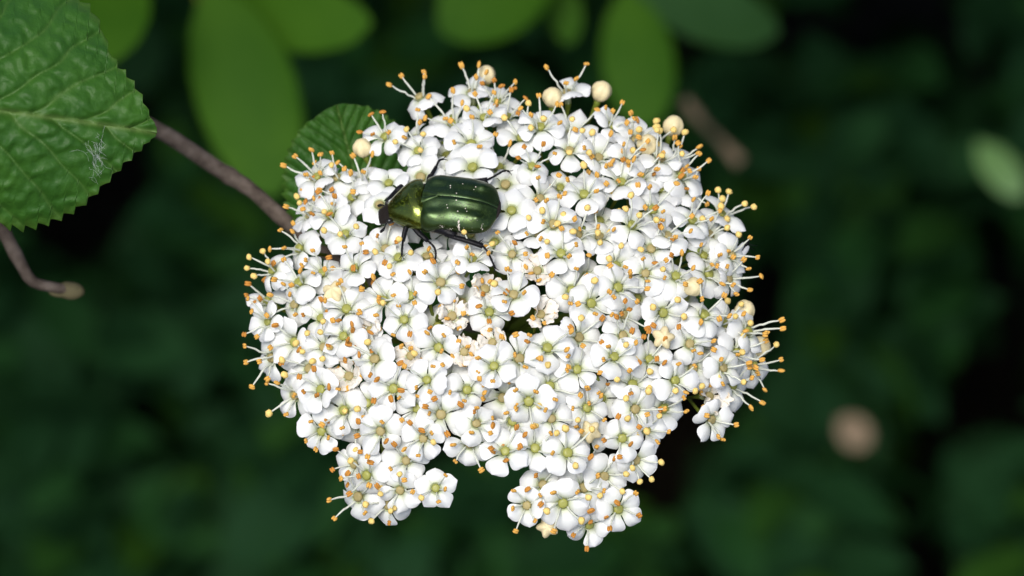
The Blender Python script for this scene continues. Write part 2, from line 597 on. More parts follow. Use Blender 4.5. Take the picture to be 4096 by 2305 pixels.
for i, (px, py, wl, lay) in enumerate(FLOWERS):
    under_b = ((px - 1765) / 230) ** 2 + ((py - 815) / 125) ** 2 < 1
    p, n = place(px, py, levels[i] - (55 if under_b else 0))
    sc = rs.uniform(1.02, 1.22) * (1.0 if lay == 0 else 0.95)
    fl = obj('flower', rs.choice(BASES), head, HM @ Matrix.LocRotScale(p, frame(n, rs.uniform(0, 6.28)).to_quaternion(), Vector((sc, sc, sc))))
    if wl: fl['label'] = 'shrivelled cream and brown flower'
    ph0 = rs.uniform(0, 6.28)
    # an older flower is more recurved, a young one more cupped
    cup = rs.gauss(0, 0.16)
    hand = rs.choice([-1, 1])
    for k in range(5):
        a = ph0 + k * 2 * math.pi / 5 + rs.uniform(-.09, .09)
        e = cup + rs.gauss(0.02, 0.20)
        tw = hand * 0.13 + rs.gauss(0, 0.08)
        m = Matrix.Rotation(a, 4, 'Z') @ Matrix.Rotation(-e, 4, 'Y') @ Matrix.Rotation(tw, 4, 'X')
        s_ = rs.uniform(.93, 1.06)
        obj('petal', rs.choice(WILTED if wl else PETALS), fl, m @ Matrix.Diagonal((s_, s_ * rs.uniform(.93, 1.05), 1, 1)))
    bd = ((px - 1765) / 300) ** 2 + ((py - 815) / 190) ** 2
    kind = rs.choices([0, 1, 2], [0.66, 0.16, 0.18])[0]
    ns = (5 if rs.random() < .6 else 4) if lay == 0 else (3 if lay == 1 else 1)
    if bd < 1: ns = 0
    for k in range(ns):
        if wl: me = rs.choice(WSTAMENS)
        else:
            am = kind if rs.random() < .85 else rs.choice([0, 1, 2])
            me = rs.choice(STAMENS[am])
        a = ph0 + (k + .5) * 2 * math.pi / 5 + rs.uniform(-.2, .2)
        obj('stamen', me, fl, Matrix.Rotation(a, 4, 'Z') @ Matrix.Rotation(rs.gauss(0.02, .12), 4, 'Y') @ Matrix.Rotation(rs.gauss(0, .1), 4, 'X'))
    obj('pistil', PISTILS[rs.choices([0, 1, 2], [.35, .3, .35])[0]] if not wl else PISTILS[2], fl)


def bud_mesh(star, seed):
    v, f = [], []
    nu, nv = 30, 14
    for j in range(nv + 1):
        th = math.pi * j / nv
        for i in range(nu):
            ph = 2 * math.pi * i / nu
            lobe = math.cos(5 * ph + 0.8 * math.cos(th))
            if star:
                r = 42 * (1 + 0.20 * lobe * math.sin(th) ** 1.5 - 0.10 * abs(math.cos(th)))
            else:
                r = 40 * (1 + 0.03 * lobe * math.sin(th) - 0.13 * abs(math.cos(2.5 * ph + th * 0.9)) ** 10 * math.sin(th))
            z = r * math.cos(th) * (0.78 if star else 1.05)
            v.append((r * math.sin(th) * math.cos(ph) * U, r * math.sin(th) * math.sin(ph) * U, z * U))
    for j in range(nv):
        for i in range(nu):
            i2 = (i + 1) % nu
            f.append((j * nu + i, (j + 1) * nu + i, (j + 1) * nu + i2, j * nu + i2))
    mb = MB()
    mb.add(v, f, 0)
    mb.tube([Vector(p) * U for p in ((0, 0, -32), (0, 0, -60), (3, 2, -100), (8, 5, -170))], [17 * U, 12 * U, 7 * U, 7 * U], 8, 1)
    return mesh('flower_bud', mb.v, mb.f, [M['bud'], M['stalk']], True, mb.m)


BUD, STAR = bud_mesh(False, 0), bud_mesh(True, 1)
for px, py, star, lev in [(1945, 310, 0, 10), (1455, 608, 0, 20), (2208, 423, 0, 40), (2393, 399, 0, 40), (2681, 539, 0, 40), (2573, 616, 0, 50), (2743, 1154, 0, 55),
                          (2646, 1359, 1, 40), (2192, 2106, 1, 15), (2363, 1725, 1, -20), (1339, 1175, 1, 10), (2990, 1230, 0, -20), (3050, 1385, 0, -10)]:
    p, n = place(px, py, lev)
    s_ = rs.uniform(.95, 1.08)
    obj('flower_bud', STAR if star else BUD, head, HM @ Matrix.LocRotScale(p, frame(n, rs.uniform(0, 6)).to_quaternion(), Vector((s_, s_, s_))))

# green rays that carry the flowers
hub = P(2030, 1330, -0.050)
for cx_, cy_ in CLUSTERS:
    w, g = dome(cx_, cy_)
    tip = P(cx_, cy_, w * U) - camdir(g.x, g.y, g.z) * (150 * U)
    mid = hub.lerp(tip, 0.5) - camdir(0, 0.4, 1) * 0.004
    mb = MB()
    mb.tube(spline([hub, mid, tip], 5), [18 * U] * 6 + [13 * U] * 5, 8)
    for _ in range(7):
        a = tip + (camdir(rs.uniform(-1, 1), rs.uniform(-1, 1), 0.25)) * (rs.uniform(70, 140) * U) + camdir(g.x, g.y, g.z) * (30 * U)
        mb.tube(spline([tip.lerp(mid, .1), tip.lerp(a, .5), a], 3), 8 * U, 6)
    mb.build('stalk', [M['stalk']], head, HM)

# ------------------------------------------------------------------ leaves
def leaf_col(vein, dark, light, nscale, blotch=None):
    def fn(nt):
        n = noise_node(nt, nscale, 5, 0.6)
        base = ramp(nt, n.outputs['Fac'], [(0.3, dark), (0.7, light)]).outputs[0]
        edge = mixcol(nt, attr(nt, 'edge'), base, blotch or light)
        return mixcol(nt, attr(nt, 'vein'), edge, vein)
    return fn


M['vleaf'] = thin_mat('leaf_rugose', leaf_col((0.085, 0.15, 0.035), (0.018, 0.072, 0.008), (0.034, 0.108, 0.011), 130, (0.045, 0.10, 0.012)), rough=0.5, spec=0.22, trans=0.12,
                      bump_scale=1500, bump_dist=0.00025, bump_str=0.5, tint=(1.2, 1.0, 0.4))


def make_leaf(name, base, tip, wb, wt, up, lo, mat, ns=120, nt_=41, tooth=0, tooth_n=20, vein_sp=0, vein_h=0, bend=0, arch=0, thick=6, seed=0, slope=.85, side_tilt=0.0, twist=0.0):
    """base, tip in photo pixels; wb, wt their offset to the camera in metres; up/lo half-width tables over the distance from the tip (0..1), in pixels"""
    b2, t2 = Vector(base), Vector(tip)
    ax = t2 - b2
    Lp = ax.length
    ax.normalize()
    nrm = Vector((ax.y, -ax.x))            # towards the 'up' side of the picture when the leaf points right
    top, vein, edge = [], [], []
    for i in range(ns + 1):
        s = i / ns                          # 0 base, 1 tip
        d = (1 - s)
        mid = b2 + ax * (Lp * s) + nrm * (math.sin(s * 3.0 + .4) * 0.012 * Lp)
        for j in range(nt_):
            t = j / (nt_ - 1) * 2 - 1
            hw = smooth_table(up if t > 0 else lo, d)
            if d < 1e-6: hw = 0.6
            ed = 1.0
            if tooth:
                ph = (d ** 0.8 * tooth_n + (0.37 if t > 0 else 0)) % 1.0
                hw += tooth * ((1 - ph) ** 1.3 - 0.35) * min(1, d * 18)
                if hw < 0.6: hw = 0.6
            y = hw * t
            q = mid + nrm * y + ax * (-abs(y) * 0.0)
            h = 0
            vv = 0
            if vein_sp:
                ay = abs(y)
                qq = d * Lp + slope * ay - (0.0005 if slope < 1.5 else 0.0009) * ay * ay
                ph = (qq / vein_sp) + (0.45 if t > 0 else 0) + 0.22 * mnoise.noise(Vector((qq * .006, ay * .010 * (1 if t > 0 else -1), seed)))
                fr = abs((ph % 1.0) - 0.5) * 2        # 1 at a vein, 0 between
                h += vein_h * (1 - fr ** 3)
                lad = math.sin((ay - .45 * d * Lp * (slope > 1.5)) / (vein_sp * (.13 if slope < 1.5 else .065)) + 2.5 * mnoise.noise(Vector((q.x * .02, q.y * .02, seed + 3))))
                h += vein_h * 0.22 * lad * (1 - fr ** 6)
                h += vein_h * 0.28 * mnoise.noise(Vector((q.x * .03, q.y * .03, seed)))
                h -= vein_h * 0.9 * math.exp(-(y / (vein_sp * .10)) ** 2)
                vv = max(0.9 * math.exp(-(y / (vein_sp * .055)) ** 2), 0.40 * math.exp(-((1 - fr) * vein_sp * .5 / (vein_sp * .045)) ** 2) * math.exp(-ay / (vein_sp * 3)))
            w = wb + (wt - wb) * s + arch * math.sin(math.pi * s) * U - bend * (abs(y) / 400) ** 2 * U + h * U + side_tilt * y * U + twist * y * (s - .5) * U
            top.append((q, w))
            vein.append(vv)
            edge.append(max(0, (abs(t) - .90) / .10) * .8)
    nrmw = camdir(0, 0, 1)
    v = [P(q.x, q.y, w) for q, w in top]
    n0 = len(v)
    v += [p - nrmw * (thick * U) for p in v[:n0]]
    f = []
    for i in range(ns):
        for j in range(nt_ - 1):
            a = i * nt_ + j
            f.append((a, a + nt_, a + nt_ + 1, a + 1))
            f.append((n0 + a, n0 + a + 1, n0 + a + nt_ + 1, n0 + a + nt_))
    ring = [j for j in range(nt_)] + [i * nt_ + nt_ - 1 for i in range(1, ns + 1)] + [ns * nt_ + j for j in range(nt_ - 2, -1, -1)] + [i * nt_ for i in range(ns - 1, 0, -1)]
    for a, b in zip(ring, ring[1:] + ring[:1]):
        f.append((a, b, n0 + b, n0 + a))
    org = P(base[0], base[1], wb)
    v = [p - org for p in v]
    # keep the front face turned to the camera
    e1, e2 = v[f[0][1]] - v[f[0][0]], v[f[0][3]] - v[f[0][0]]
    if e1.cross(e2).dot(-FWD) < 0: f = [tuple(reversed(q)) for q in f]
    me = mesh(name, v, f, [mat], True, None, {'vein': vein * 2, 'edge': edge * 2})
    return me, org


def leaf_thing(label, group=None, petiole=None, **kw):
    root = empty('leaf')
    me, org = make_leaf(**{k: v for k, v in kw.items() if k != 'pmat'})
    root.location = org
    obj('blade', me, root)
    if petiole:
        mb = MB()
        mb.tube([p - org for p in spline([P(*q) for q in petiole], 5)], kw.get('prad', 14) * U, 7)
        mb.build('petiole', [M['stalk']], root)
    tag(root, label, 'leaf', group)
    return root


leaf_thing('large toothed dark green leaf with wrinkled veins and a wisp of silk', name='blade', base=(-520, 400), tip=(628, 528), wb=0.012, wt=0.004,
           up=[(0, 0), (.045, 95), (.085, 165), (.125, 215), (.185, 262), (.20, 300), (.23, 390), (.28, 462), (.37, 515), (.52, 520), (.7, 420), (.88, 215), (1, 6)],
           lo=[(0, 0), (.03, 46), (.10, 140), (.17, 250), (.24, 345), (.335, 418), (.43, 460), (.55, 448), (.7, 380), (.88, 200), (1, 6)],
           mat=M['vleaf'], ns=330, nt_=141, tooth=30, tooth_n=24, vein_sp=205, vein_h=21, bend=160, arch=80, thick=8, seed=2, slope=1.55, petiole=[(-520, 400, .012), (-700, 360, -.005), (-860, 300, -.04)])
leaf_thing('rounded toothed green leaf tucked behind the white flowers', name='blade', base=(1530, 1040), tip=(1345, 420), wb=-0.046, wt=-0.036,
           up=[(0, 0), (.03, 100), (.08, 165), (.16, 222), (.28, 268), (.45, 300), (.6, 296), (.8, 210), (1, 6)],
           lo=[(0, 0), (.03, 80), (.08, 130), (.16, 185), (.28, 235), (.45, 270), (.6, 262), (.8, 190), (1, 6)],
           mat=M['vleaf'], ns=200, nt_=81, tooth=20, tooth_n=19, vein_sp=62, vein_h=15, bend=150, arch=30, thick=8, seed=7, slope=1.3, petiole=[(1530, 1040, -.046), (1500, 1060, -.052), (1420, 1080, -.058)])

# ------------------------------------------------------------------ twigs
def bark_col(nt):
    n = noise_node(nt, 260, 5, 0.65)
    return ramp(nt, n.outputs['Fac'], [(0.3, (0.034, 0.024, 0.018)), (0.5, (0.085, 0.066, 0.052)), (0.72, (0.15, 0.122, 0.10))]).outputs[0]


M['bark'] = thin_mat('bark', bark_col, rough=0.8, spec=0.2, trans=0.0, bump_scale=900, bump_dist=0.0004, bump_str=0.7)


def twig(label, pts, rads, nodes=(), n=12, per=8, group=None, mat='bark'):
    sp = spline([P(*p) for p in pts], per)
    org = sp[0].copy()
    rr = []
    for i in range(len(sp)):
        t = i / (len(sp) - 1)
        r_ = float(np.interp(t, np.linspace(0, 1, len(rads)), rads))
        for c, wd, am in nodes: r_ *= 1 + am * math.exp(-((t - c) / wd) ** 2)
        rr.append(r_ * U * (1 + .05 * mnoise.noise(Vector((t * 30, 1, 2)))))
    root = empty('twig', org)
    mb = MB()
    mb.tube([p - org for p in sp], rr, n)
    mb.build('stem', [M[mat]], root)
    return tag(root, label, 'twig', group)


twig('grey brown twig running from the wrinkled leaf to the flowers', [(200, 330, -.075), (420, 430, -.07), (640, 525, -.062), (860, 668, -.055), (1010, 765, -.052), (1150, 890, -.050), (1380, 1060, -.055), (1700, 1250, -.055), (2030, 1335, -.0502)],
     [36, 36, 34, 36, 32, 34, 34, 30, 30], nodes=[(.42, .016, .16), (.475, .010, .12), (.60, .02, .05)], per=14)
tw = twig('short bare brown twig ending in a swollen tan bud', [(-60, 780, -.045), (15, 925, -.045), (75, 1040, -.045), (130, 1125, -.046), (215, 1150, -.047), (290, 1165, -.048)], [34, 30, 27, 24, 22, 24], nodes=[(.35, .04, .12)])
M['budtan'] = thin_mat('bud_tan', flat(0.115, 0.10, 0.050), rough=0.8, spec=0.2, trans=0.0)
mb = MB()
c = P(280, 1163, -.048) - tw.location
fr = Matrix((camdir(.1, 1, 0), camdir(0, 0, 1), camdir(1, -.1, 0))).transposed()
mb.ball(c, 38 * U, 34 * U, 62 * U, fr, 14, 10, 0, 0.03)
mb.ball(c - fr @ Vector((10 * U, 0, 45 * U)), 24 * U, 24 * U, 48 * U, fr, 12, 8)
mb.build('end_bud', [M['budtan']], tw)

# ------------------------------------------------------------------ beetle
def beetle_mat(name, ca, cb, rough):
    m, nt, p, out = newmat(name)
    n = noise_node(nt, 170, 3)
    lk(nt, ramp(nt, n.outputs['Fac'], [(.35, ca), (.65, cb)]).outputs[0], p.inputs['Base Color'])
    p.inputs['Metallic'].default_value = 0.92
    p.inputs['Roughness'].default_value = rough
    p.inputs['Coat Weight'].default_value = 0.5
    p.inputs['Coat Roughness'].default_value = 0.30
    tc = nt.nodes.new('ShaderNodeTexCoord')
    vo = nt.nodes.new('ShaderNodeTexVoronoi')
    vo.inputs['Scale'].default_value = 4200
    lk(nt, tc.outputs['Object'], vo.inputs['Vector'])
    mr = nt.nodes.new('ShaderNodeMapRange')
    mr.inputs[1].default_value = 0.0
    mr.inputs[2].default_value = 0.35
    lk(nt, vo.outputs['Distance'], mr.inputs[0])
    b = bump(nt, mr.outputs[0], 0.8, 0.00008)
    n2 = noise_node(nt, 500, 3)
    b2 = bump(nt, n2.outputs['Fac'], 0.25, 0.0002)
    lk(nt, b.outputs[0], b2.inputs['Normal'])
    lk(nt, b2.outputs[0], p.inputs['Normal'])
    return m


M['elytra'] = beetle_mat('wing_case_green', (0.018, 0.046, 0.010), (0.040, 0.074, 0.012), 0.37)
M['pronotum'] = beetle_mat('pronotum_green', (0.055, 0.088, 0.007), (0.110, 0.135, 0.010), 0.20)
M['pronotum'].node_tree.nodes['Principled BSDF'].inputs['Coat Roughness'].default_value = 0.14


def plain(name, c, rough, spec=0.4, metallic=0.0, bs=None):
    m, nt, p, out = newmat(name)
    n = noise_node(nt, 800, 3)
    lk(nt, mixcol(nt, n.outputs['Fac'], tuple(x * .6 for x in c), tuple(x * 1.4 for x in c)), p.inputs['Base Color'])
    p.inputs['Roughness'].default_value = rough
    p.inputs['Specular IOR Level'].default_value = spec
    p.inputs['Metallic'].default_value = metallic
    if bs:
        n2 = noise_node(nt, bs, 3)
        lk(nt, bump(nt, n2.outputs['Fac'], .6, .00015).outputs[0], p.inputs['Normal'])
    return m


M['leg'] = plain('leg_black', (0.006, 0.006, 0.008), 0.40, 0.14, 0.0, 3000)
M['underside'] = plain('underside_dark', (0.014, 0.011, 0.010), 0.5, 0.18, 0.0, 2000)
M['eye'] = plain('eye_black', (0.008, 0.008, 0.008), 0.15, 0.6)
M['hair'] = plain('hair_tan', (0.30, 0.19, 0.10), 0.7)
M['scale'] = plain('scale_white', (0.55, 0.50, 0.44), 0.8)

mm = 0.001
bz = camdir(-0.16, 0.50, 0.85)
bx = camdir(-0.98, 0.085, -0.19)
bx = (bx - bz * bx.dot(bz)).normalized()
by = bz.cross(bx)
BR = Matrix((bx, by, bz)).transposed()
bw, _ = dome(1760, 790)
anchor = P(1690, 783, (bw + 30) * U + 0.0056)      # top of the joint between pronotum and wing cases
borg = anchor - bz * 2.9 * mm
BM = Matrix.LocRotScale(borg, BR.to_quaternion(), None)
beetle = empty('beetle', borg)
beetle.matrix_world = BM
tag(beetle, 'metallic green beetle with black legs crawling over the white flowers', 'beetle')

EW = [(0, 4.35), (.4, 4.75), (1.1, 5.05), (2.2, 4.95), (3.4, 4.72), (5, 4.82), (7, 4.85), (9, 4.65), (10.2, 4.3), (11.1, 3.6), (11.6, 2.8), (11.9, 1.3)]
EZ = [(0, 2.75), (.8, 3.05), (2.5, 3.25), (5, 3.3), (7.5, 2.95), (9.5, 2.25), (10.8, 1.45), (11.6, 0.7), (11.9, 0.3)]
EE = [(0, 0.2), (1.2, 0.05), (2.4, .75), (3.6, .95), (5.5, .45), (8, .1), (10, -.05), (11.9, .0)]


def ely(x, t, sgn):
    """x distance behind the base (mm), t 0 suture..1 edge"""
    W, Z, E = smooth_table(EW, x), smooth_table(EZ, x), smooth_table(EE, x)
    a = t * math.pi / 2
    y = W * math.sin(a) ** 0.92
    z = E + (Z - E) * max(0, math.cos(a)) ** 0.80
    # shoulder and apical bumps, hollow beside the suture, raised suture
    z += 0.32 * math.exp(-((x - 1.3) / 1.0) ** 2 - ((y - 3.4) / 1.0) ** 2)
    z += 0.38 * math.exp(-((x - 9.4) / .9) ** 2 - ((y - 3.0) / .8) ** 2)
    z -= 0.26 * math.exp(-((x - 7.4) / 2.6) ** 2 - ((y - 1.6) / .75) ** 2)
    z -= 0.25 * math.exp(-((x - 2.6) / 1.3) ** 2 - ((y - 1.9) / .8) ** 2)
    z += 0.14 * math.exp(-(y / .35) ** 2) * min(1, x / 6)
    z -= 0.22 * math.exp(-(y / .07) ** 2)
    return Vector((-x, sgn * (y + 0.05), z)) * mm


for sgn in (1, -1):
    nx, nt_ = 52, 30
    v, f = [], []
    for i in range(nx + 1):
        x = 11.9 * (i / nx)
        x = 11.9 * (1 - (1 - i / nx) ** 1.25)
        for j in range(nt_ + 1): v.append(ely(x, j / nt_, sgn))
        e = ely(x, 1, sgn)
        v.append(e + Vector((0, -sgn * .05, -.16)) * mm)
        v.append(e + Vector((0, -sgn * .5, -.22)) * mm)
    w_ = nt_ + 3
    for i in range(nx):
        for j in range(w_ - 1):
            a = i * w_ + j
            q = (a, a + 1, a + w_ + 1, a + w_)
            f.append(q if sgn < 0 else tuple(reversed(q)))
    obj('wing_case', mesh('wing_case', v, f, [M['elytra']]), beetle)

# the scutellum between the wing cases
v, f = [], []
for i in range(13):
    s = i / 12
    hw = 1.45 * (1 - s) ** 0.85 + .04
    for j in range(9):
        t = j / 8 * 2 - 1
        x = s * 2.9
        b = ely(max(x, .02), max(0, math.asin(min(1, (abs(hw * t) / smooth_table(EW, x)))) / (math.pi / 2)), 1)
        z = b.z / mm + 0.20 - 0.34 * abs(t) ** 8 - 0.10 * (1 - t * t) * math.sin(math.pi * s)
        v.append(Vector((-x + .05, hw * t, z)) * mm)
for i in range(12):
    for j in range(8):
        a = i * 9 + j
        f.append((a, a + 1, a + 10, a + 9)[::-1])
obj('scutellum', mesh('scutellum', v, f, [M['elytra']]), beetle)

# pronotum and head turned a little to the left and down
PR = Matrix.Translation(Vector((0.05, 0, .1)) * mm) @ Matrix.Rotation(R(15), 4, 'Z') @ Matrix.Rotation(R(0), 4, 'Y') @ Matrix.Diagonal((1.12, 1.03, 1.05, 1))
PW = [(0, 4.35), (.5, 4.5), (1.2, 4.4), (2.2, 3.95), (3.4, 3.15), (4.4, 2.35), (5.0, 1.8), (5.3, 1.35)]
PZ = [(0, 2.55), (.8, 2.85), (1.8, 2.95), (3.0, 2.5), (4.2, 1.75), (5.0, 1.1), (5.3, .75)]
PE = [(0, .1), (1.5, -.1), (3.5, -.35), (5.3, -.45)]
v, f = [], []
nx, nt_ = 36, 44
for i in range(nx + 1):
    x = 5.3 * (1 - (1 - i / nx) ** 1.3)
    W, Z, E = smooth_table(PW, x), smooth_table(PZ, x), smooth_table(PE, x)
    for j in range(nt_ + 1):
        a = (j / nt_ * 2 - 1) * math.pi / 2
        sa = math.sin(a)
        y = W * math.copysign(abs(sa) ** .95, sa)
        z = E + (Z - E) * max(0, math.cos(a)) ** .88
        xx = x - 0.30 * (1 - i / nx) * math.exp(-((abs(y) - 1.9) / 1.1) ** 2) + .22 * (1 - i / nx) * math.exp(-(y / .8) ** 2)
        v.append(Vector((xx, y, z)) * mm)
    # folded-in lower margin on both sides is closed by the underside below
w_ = nt_ + 1
for i in range(nx):
    for j in range(nt_):
        a = i * w_ + j
        f.append((a, a + w_, a + w_ + 1, a + 1)[::-1])
# thickened hind margin
b = len(v)
for j in range(nt_ + 1): v.append(v[j] + Vector((-.06, 0, -.25)) * mm)
for j in range(nt_): f.append((j, j + 1, b + j + 1, b + j)[::-1])
obj('pronotum', mesh('pronotum', v, f, [M['pronotum']]), beetle, PR)

mbh = MB()
hv, hf = [], []
HP = [(4.6, 1.7, 1.15, -.9), (5.2, 1.75, 1.0, -1.0), (5.9, 1.65, .7, -1.0), (6.5, 1.45, .4, -.9), (7.1, 1.35, .12, -.75), (7.35, 1.15, -.1, -.6), (7.42, .6, -.25, -.5)]
for x, hw, zt, zb in HP:
    for k in range(16):
        a = 2 * math.pi * k / 16
        ca, sa = math.cos(a), math.sin(a)
        y = hw * math.copysign(abs(ca) ** .7, ca)
        z = (zt + zb) / 2 + (zt - zb) / 2 * math.copysign(abs(sa) ** .8, sa)
        hv.append(Vector((x, y, z)) * mm)
for i in range(len(HP) - 1):
    for k in range(16):
        k2 = (k + 1) % 16
        hf.append((i * 16 + k, i * 16 + k2, (i + 1) * 16 + k2, (i + 1) * 16 + k))
hf.append(tuple((len(HP) - 1) * 16 + k for k in range(16)))
mbh.add(hv, hf)
for s in (-1, 1):   # mouth palps
    mbh.tube([Vector(p) * mm for p in ((6.8, .5 * s, -.6), (7.3, .8 * s, -1.0), (7.6, .9 * s, -1.35))], [.14 * mm, .12 * mm, .07 * mm], 6)
hd = mbh.build('head', [M['underside']], beetle, PR @ Matrix.Rotation(R(14), 4, 'Y') @ Matrix.Translation(Vector((-.25, 0, .75)) * mm))
for s in (-1, 1):
    mb = MB()
    mb.ball(Vector((5.65, 1.62 * s, .12)) * mm, .5 * mm, .36 * mm, .5 * mm, None, 12, 9)
    mb.build('eye', [M['eye']], hd)
    mb = MB()
    mb.tube([Vector(p) * mm for p in ((6.2, 1.5 * s, -.15), (6.5, 1.9 * s, -.3), (6.75, 2.15 * s, -.45))], [.12 * mm, .10 * mm, .10 * mm], 6)
    mb.tube([Vector(p) * mm for p in ((6.7, 2.1 * s, -.42), (7.05, 2.3 * s, -.6), (7.45, 2.4 * s, -.75), (7.6, 2.42 * s, -.8))], [.12 * mm, .24 * mm, .22 * mm, .08 * mm], 7)
    mb.build('antenna', [M['leg']], hd)

# underside: one continuous body from thorax to tail
BP = [(4.2, 1.8, .3, -1.6), (3.0, 2.9, .4, -2.1), (1.2, 3.9, .5, -2.5), (-.6, 4.3, .6, -2.6), (-2.2, 4.45, 1.0, -2.6), (-4, 4.5, 1.0, -2.5), (-6, 4.45, .6, -2.3), (-8, 4.3, .35, -1.9), (-10, 3.75, .25, -1.3), (-11.4, 2.5, .3, -.7), (-12.15, 1.3, .1, -.35), (-12.35, .3, -.05, -.2)]
bv, bf = [], []
nb = 24
for x, hw, zt, zb in BP:
    for k in range(nb):
        a = 2 * math.pi * k / nb
        ca, sa = math.cos(a), math.sin(a)
        bv.append(Vector((x, hw * math.copysign(abs(ca) ** .8, ca), (zt * sa if sa > 0 else -zb * sa) + .0)) * mm)
for i in range(len(BP) - 1):
    for k in range(nb):
        k2 = (k + 1) % nb
        bf.append((i * nb + k, (i + 1) * nb + k, (i + 1) * nb + k2, i * nb + k2))
bf.append(tuple(range(nb)))
bf.append(tuple((len(BP) - 1) * nb + k for k in range(nb - 1, -1, -1)))
mb = MB()
mb.add(bv, bf)
body = mb.build('body', [M['underside']], beetle)
# hair fringe along the flanks
mb = MB()
for s in (1, -1):
    for k in range(130):
        x = rs.uniform(-11, 4)
        hw = float(np.interp(-x, [-b[0] for b in BP], [b[1] for b in BP]))
        z = rs.uniform(-1.4, -.2)
        yy = hw * math.sqrt(max(0, 1 - (z / 2.6) ** 2))
        p0 = Vector((x, s * (yy - .05), z))
        p1 = p0 + Vector((rs.uniform(-.5, -.1), s * rs.uniform(.25, .6), rs.uniform(-.5, -.1)))
        mb.tube([p0 * mm, p0.lerp(p1, .6) * mm, p1 * mm], [.025 * mm, .02 * mm, .008 * mm], 3, caps=False)
h_ = mb.build('hair_fringe', [M['hair']], body)
h_['kind'] = 'stuff'

# pale scale flecks on the wing cases
mb = MB()
flecks = []
for x, t, s in [(4.3, .18, 1), (4.5, .25, 1), (4.35, .20, -1), (4.25, .26, -1), (5.5, .07, -1), (5.7, .06, 1), (7.3, .2, 1), (7.6, .27, 1), (6.2, .30, 1), (6.1, .35, -1), (8, .25, -1), (8.2, .33, -1)]:
    flecks.append((x, t, s, rs.uniform(.07, .12)))
for k in range(14): flecks.append((rs.uniform(3, 5.6), rs.uniform(.80, .97), 1, rs.uniform(.04, .10)))
for k in range(15): flecks.append((6.55 + rs.uniform(-.12, .12), .56 + k * .025, 1, rs.uniform(.06, .13)))
for k in range(9): flecks.append((rs.uniform(6.2, 9.5), rs.uniform(.5, .95), 1, rs.uniform(.03, .07)))
for k in range(7): flecks.append((10.1 + rs.uniform(-.1, .2), .60 + k * .04, 1, rs.uniform(.05, .1)))
for x, t, s, r_ in flecks:
    c = ely(x, t, s)
    e1 = (ely(x + .1, t, s) - c).normalized()
    e2 = (ely(x, t + .02, s) - c).normalized()
    n = e1.cross(e2).normalized()
    if n.z < 0: n = -n
    k = 7
    v = [c + n * .05 * mm] + [c + n * .012 * mm + (e1 * math.cos(a) + e2 * math.sin(a)) * (r_ * rs.uniform(.7, 1.3) * mm) for a in [2 * math.pi * i / k for i in range(k)]]
    mb.add(v, [(0, 1 + i, 1 + (i + 1) % k) for i in range(k)])
o = mb.build('pale_flecks', [M['scale']], beetle)
o['kind'] = 'stuff'

BI = BM.inverted()


def bp(dx, dy, w):
    """enlargement pixel (1450,600 at 2.9x) and depth offset in px over the dome -> beetle space"""
    px, py = 1450 + dx / 2.9, 600 + dy / 2.9
    dw, _ = dome(px, py)
    return BI @ P(px, py, (dw + w + 22) * U)


def leg(segs, name='leg', spurs=()):
    """segs: list of polylines with radii in mm: femur, tibia, tarsus"""
    mb = MB()
    for pts, rad in segs:
        pp = [bp(*p) for p in pts]
        sp = spline(pp, 4) if len(pp) > 2 else [pp[0].lerp(pp[1], k / 6) for k in range(7)]
        rr = list(np.interp(np.linspace(0, 1, len(sp)), np.linspace(0, 1, len(rad)), [r_ * 1.22 * mm for r_ in rad]))
        mb.tube(sp, rr, 9, squash=.75)
    # tarsus: beaded little joints
    pts, rad = segs[-1]
    sp = spline([bp(*p) for p in pts], 6)
    n = 5
    for k in range(n):
        a = sp[int(k * (len(sp) - 1) / n)]
        b = sp[int((k + 1) * (len(sp) - 1) / n)]
        mb.tube([a, a.lerp(b, .75), b], [.10 * mm, .21 * mm, .14 * mm], 7)
        d = (b - a).normalized()
        o_ = d.orthogonal().normalized()
        for s in (-1, 1): mb.tube([a.lerp(b, .8), b + o_ * (.18 * s * mm)], [.05 * mm, .01 * mm], 4)
    e, d = sp[-1], (sp[-1] - sp[-3]).normalized()
    o_ = (d.cross(BI.to_3x3() @ -FWD)).normalized()
    for s in (-1, 1):
        mb.tube(spline([e, e + d * .25 * mm + o_ * (.18 * s * mm), e + d * .5 * mm + o_ * (.32 * s * mm), e + d * .55 * mm + o_ * (.50 * s * mm)], 3), [.08 * mm] * 4 + [.06 * mm] * 3 + [.04 * mm] * 2 + [.015 * mm], 5)
    for a, b, r_ in spurs:
        mb.tube([bp(*a), bp(*b)], [r_ * mm, .015 * mm], 5)
    return mb.build(name, [M['leg']], beetle)


# near side
leg([([(590, 800, 55), (560, 820, 62), (520, 865, 70)], [.5, .6, .42]), ([(520, 865, 70), (488, 960, 62), (468, 1060, 52)], [.34, .36, .30]), ([(468, 1060, 52), (460, 1140, 46), (455, 1225, 40)], [.16, .15, .13])])
leg([([(700, 860, 50), (640, 850, 60), (575, 875, 75)], [.5, .6, .42]), ([(575, 875, 75), (655, 965, 62), (758, 1055, 48)], [.36, .46, .36]), ([(758, 1055, 48), (825, 1120, 40), (850, 1190, 36), (845, 1270, 30)], [.16, .16, .15, .13])],
    spurs=[((750, 1045, 50), (700, 985, 30), .1)])
leg([([(760, 905, 40), (880, 905, 70), (1000, 950, 80), (1080, 990, 78)], [.6, .95, .85, .5]), ([(960, 985, 75), (1130, 1030, 72), (1280, 1075, 62), (1395, 1115, 50)], [.30, .45, .46, .48]),
     ([(1395, 1115, 50), (1450, 1180, 44), (1490, 1260, 38), (1538, 1370, 30)], [.18, .17, .16, .14])], spurs=[((1340, 1080, 58), (1405, 1028, 40), .17), ((1370, 1100, 55), (1395, 1050, 40), .12)])
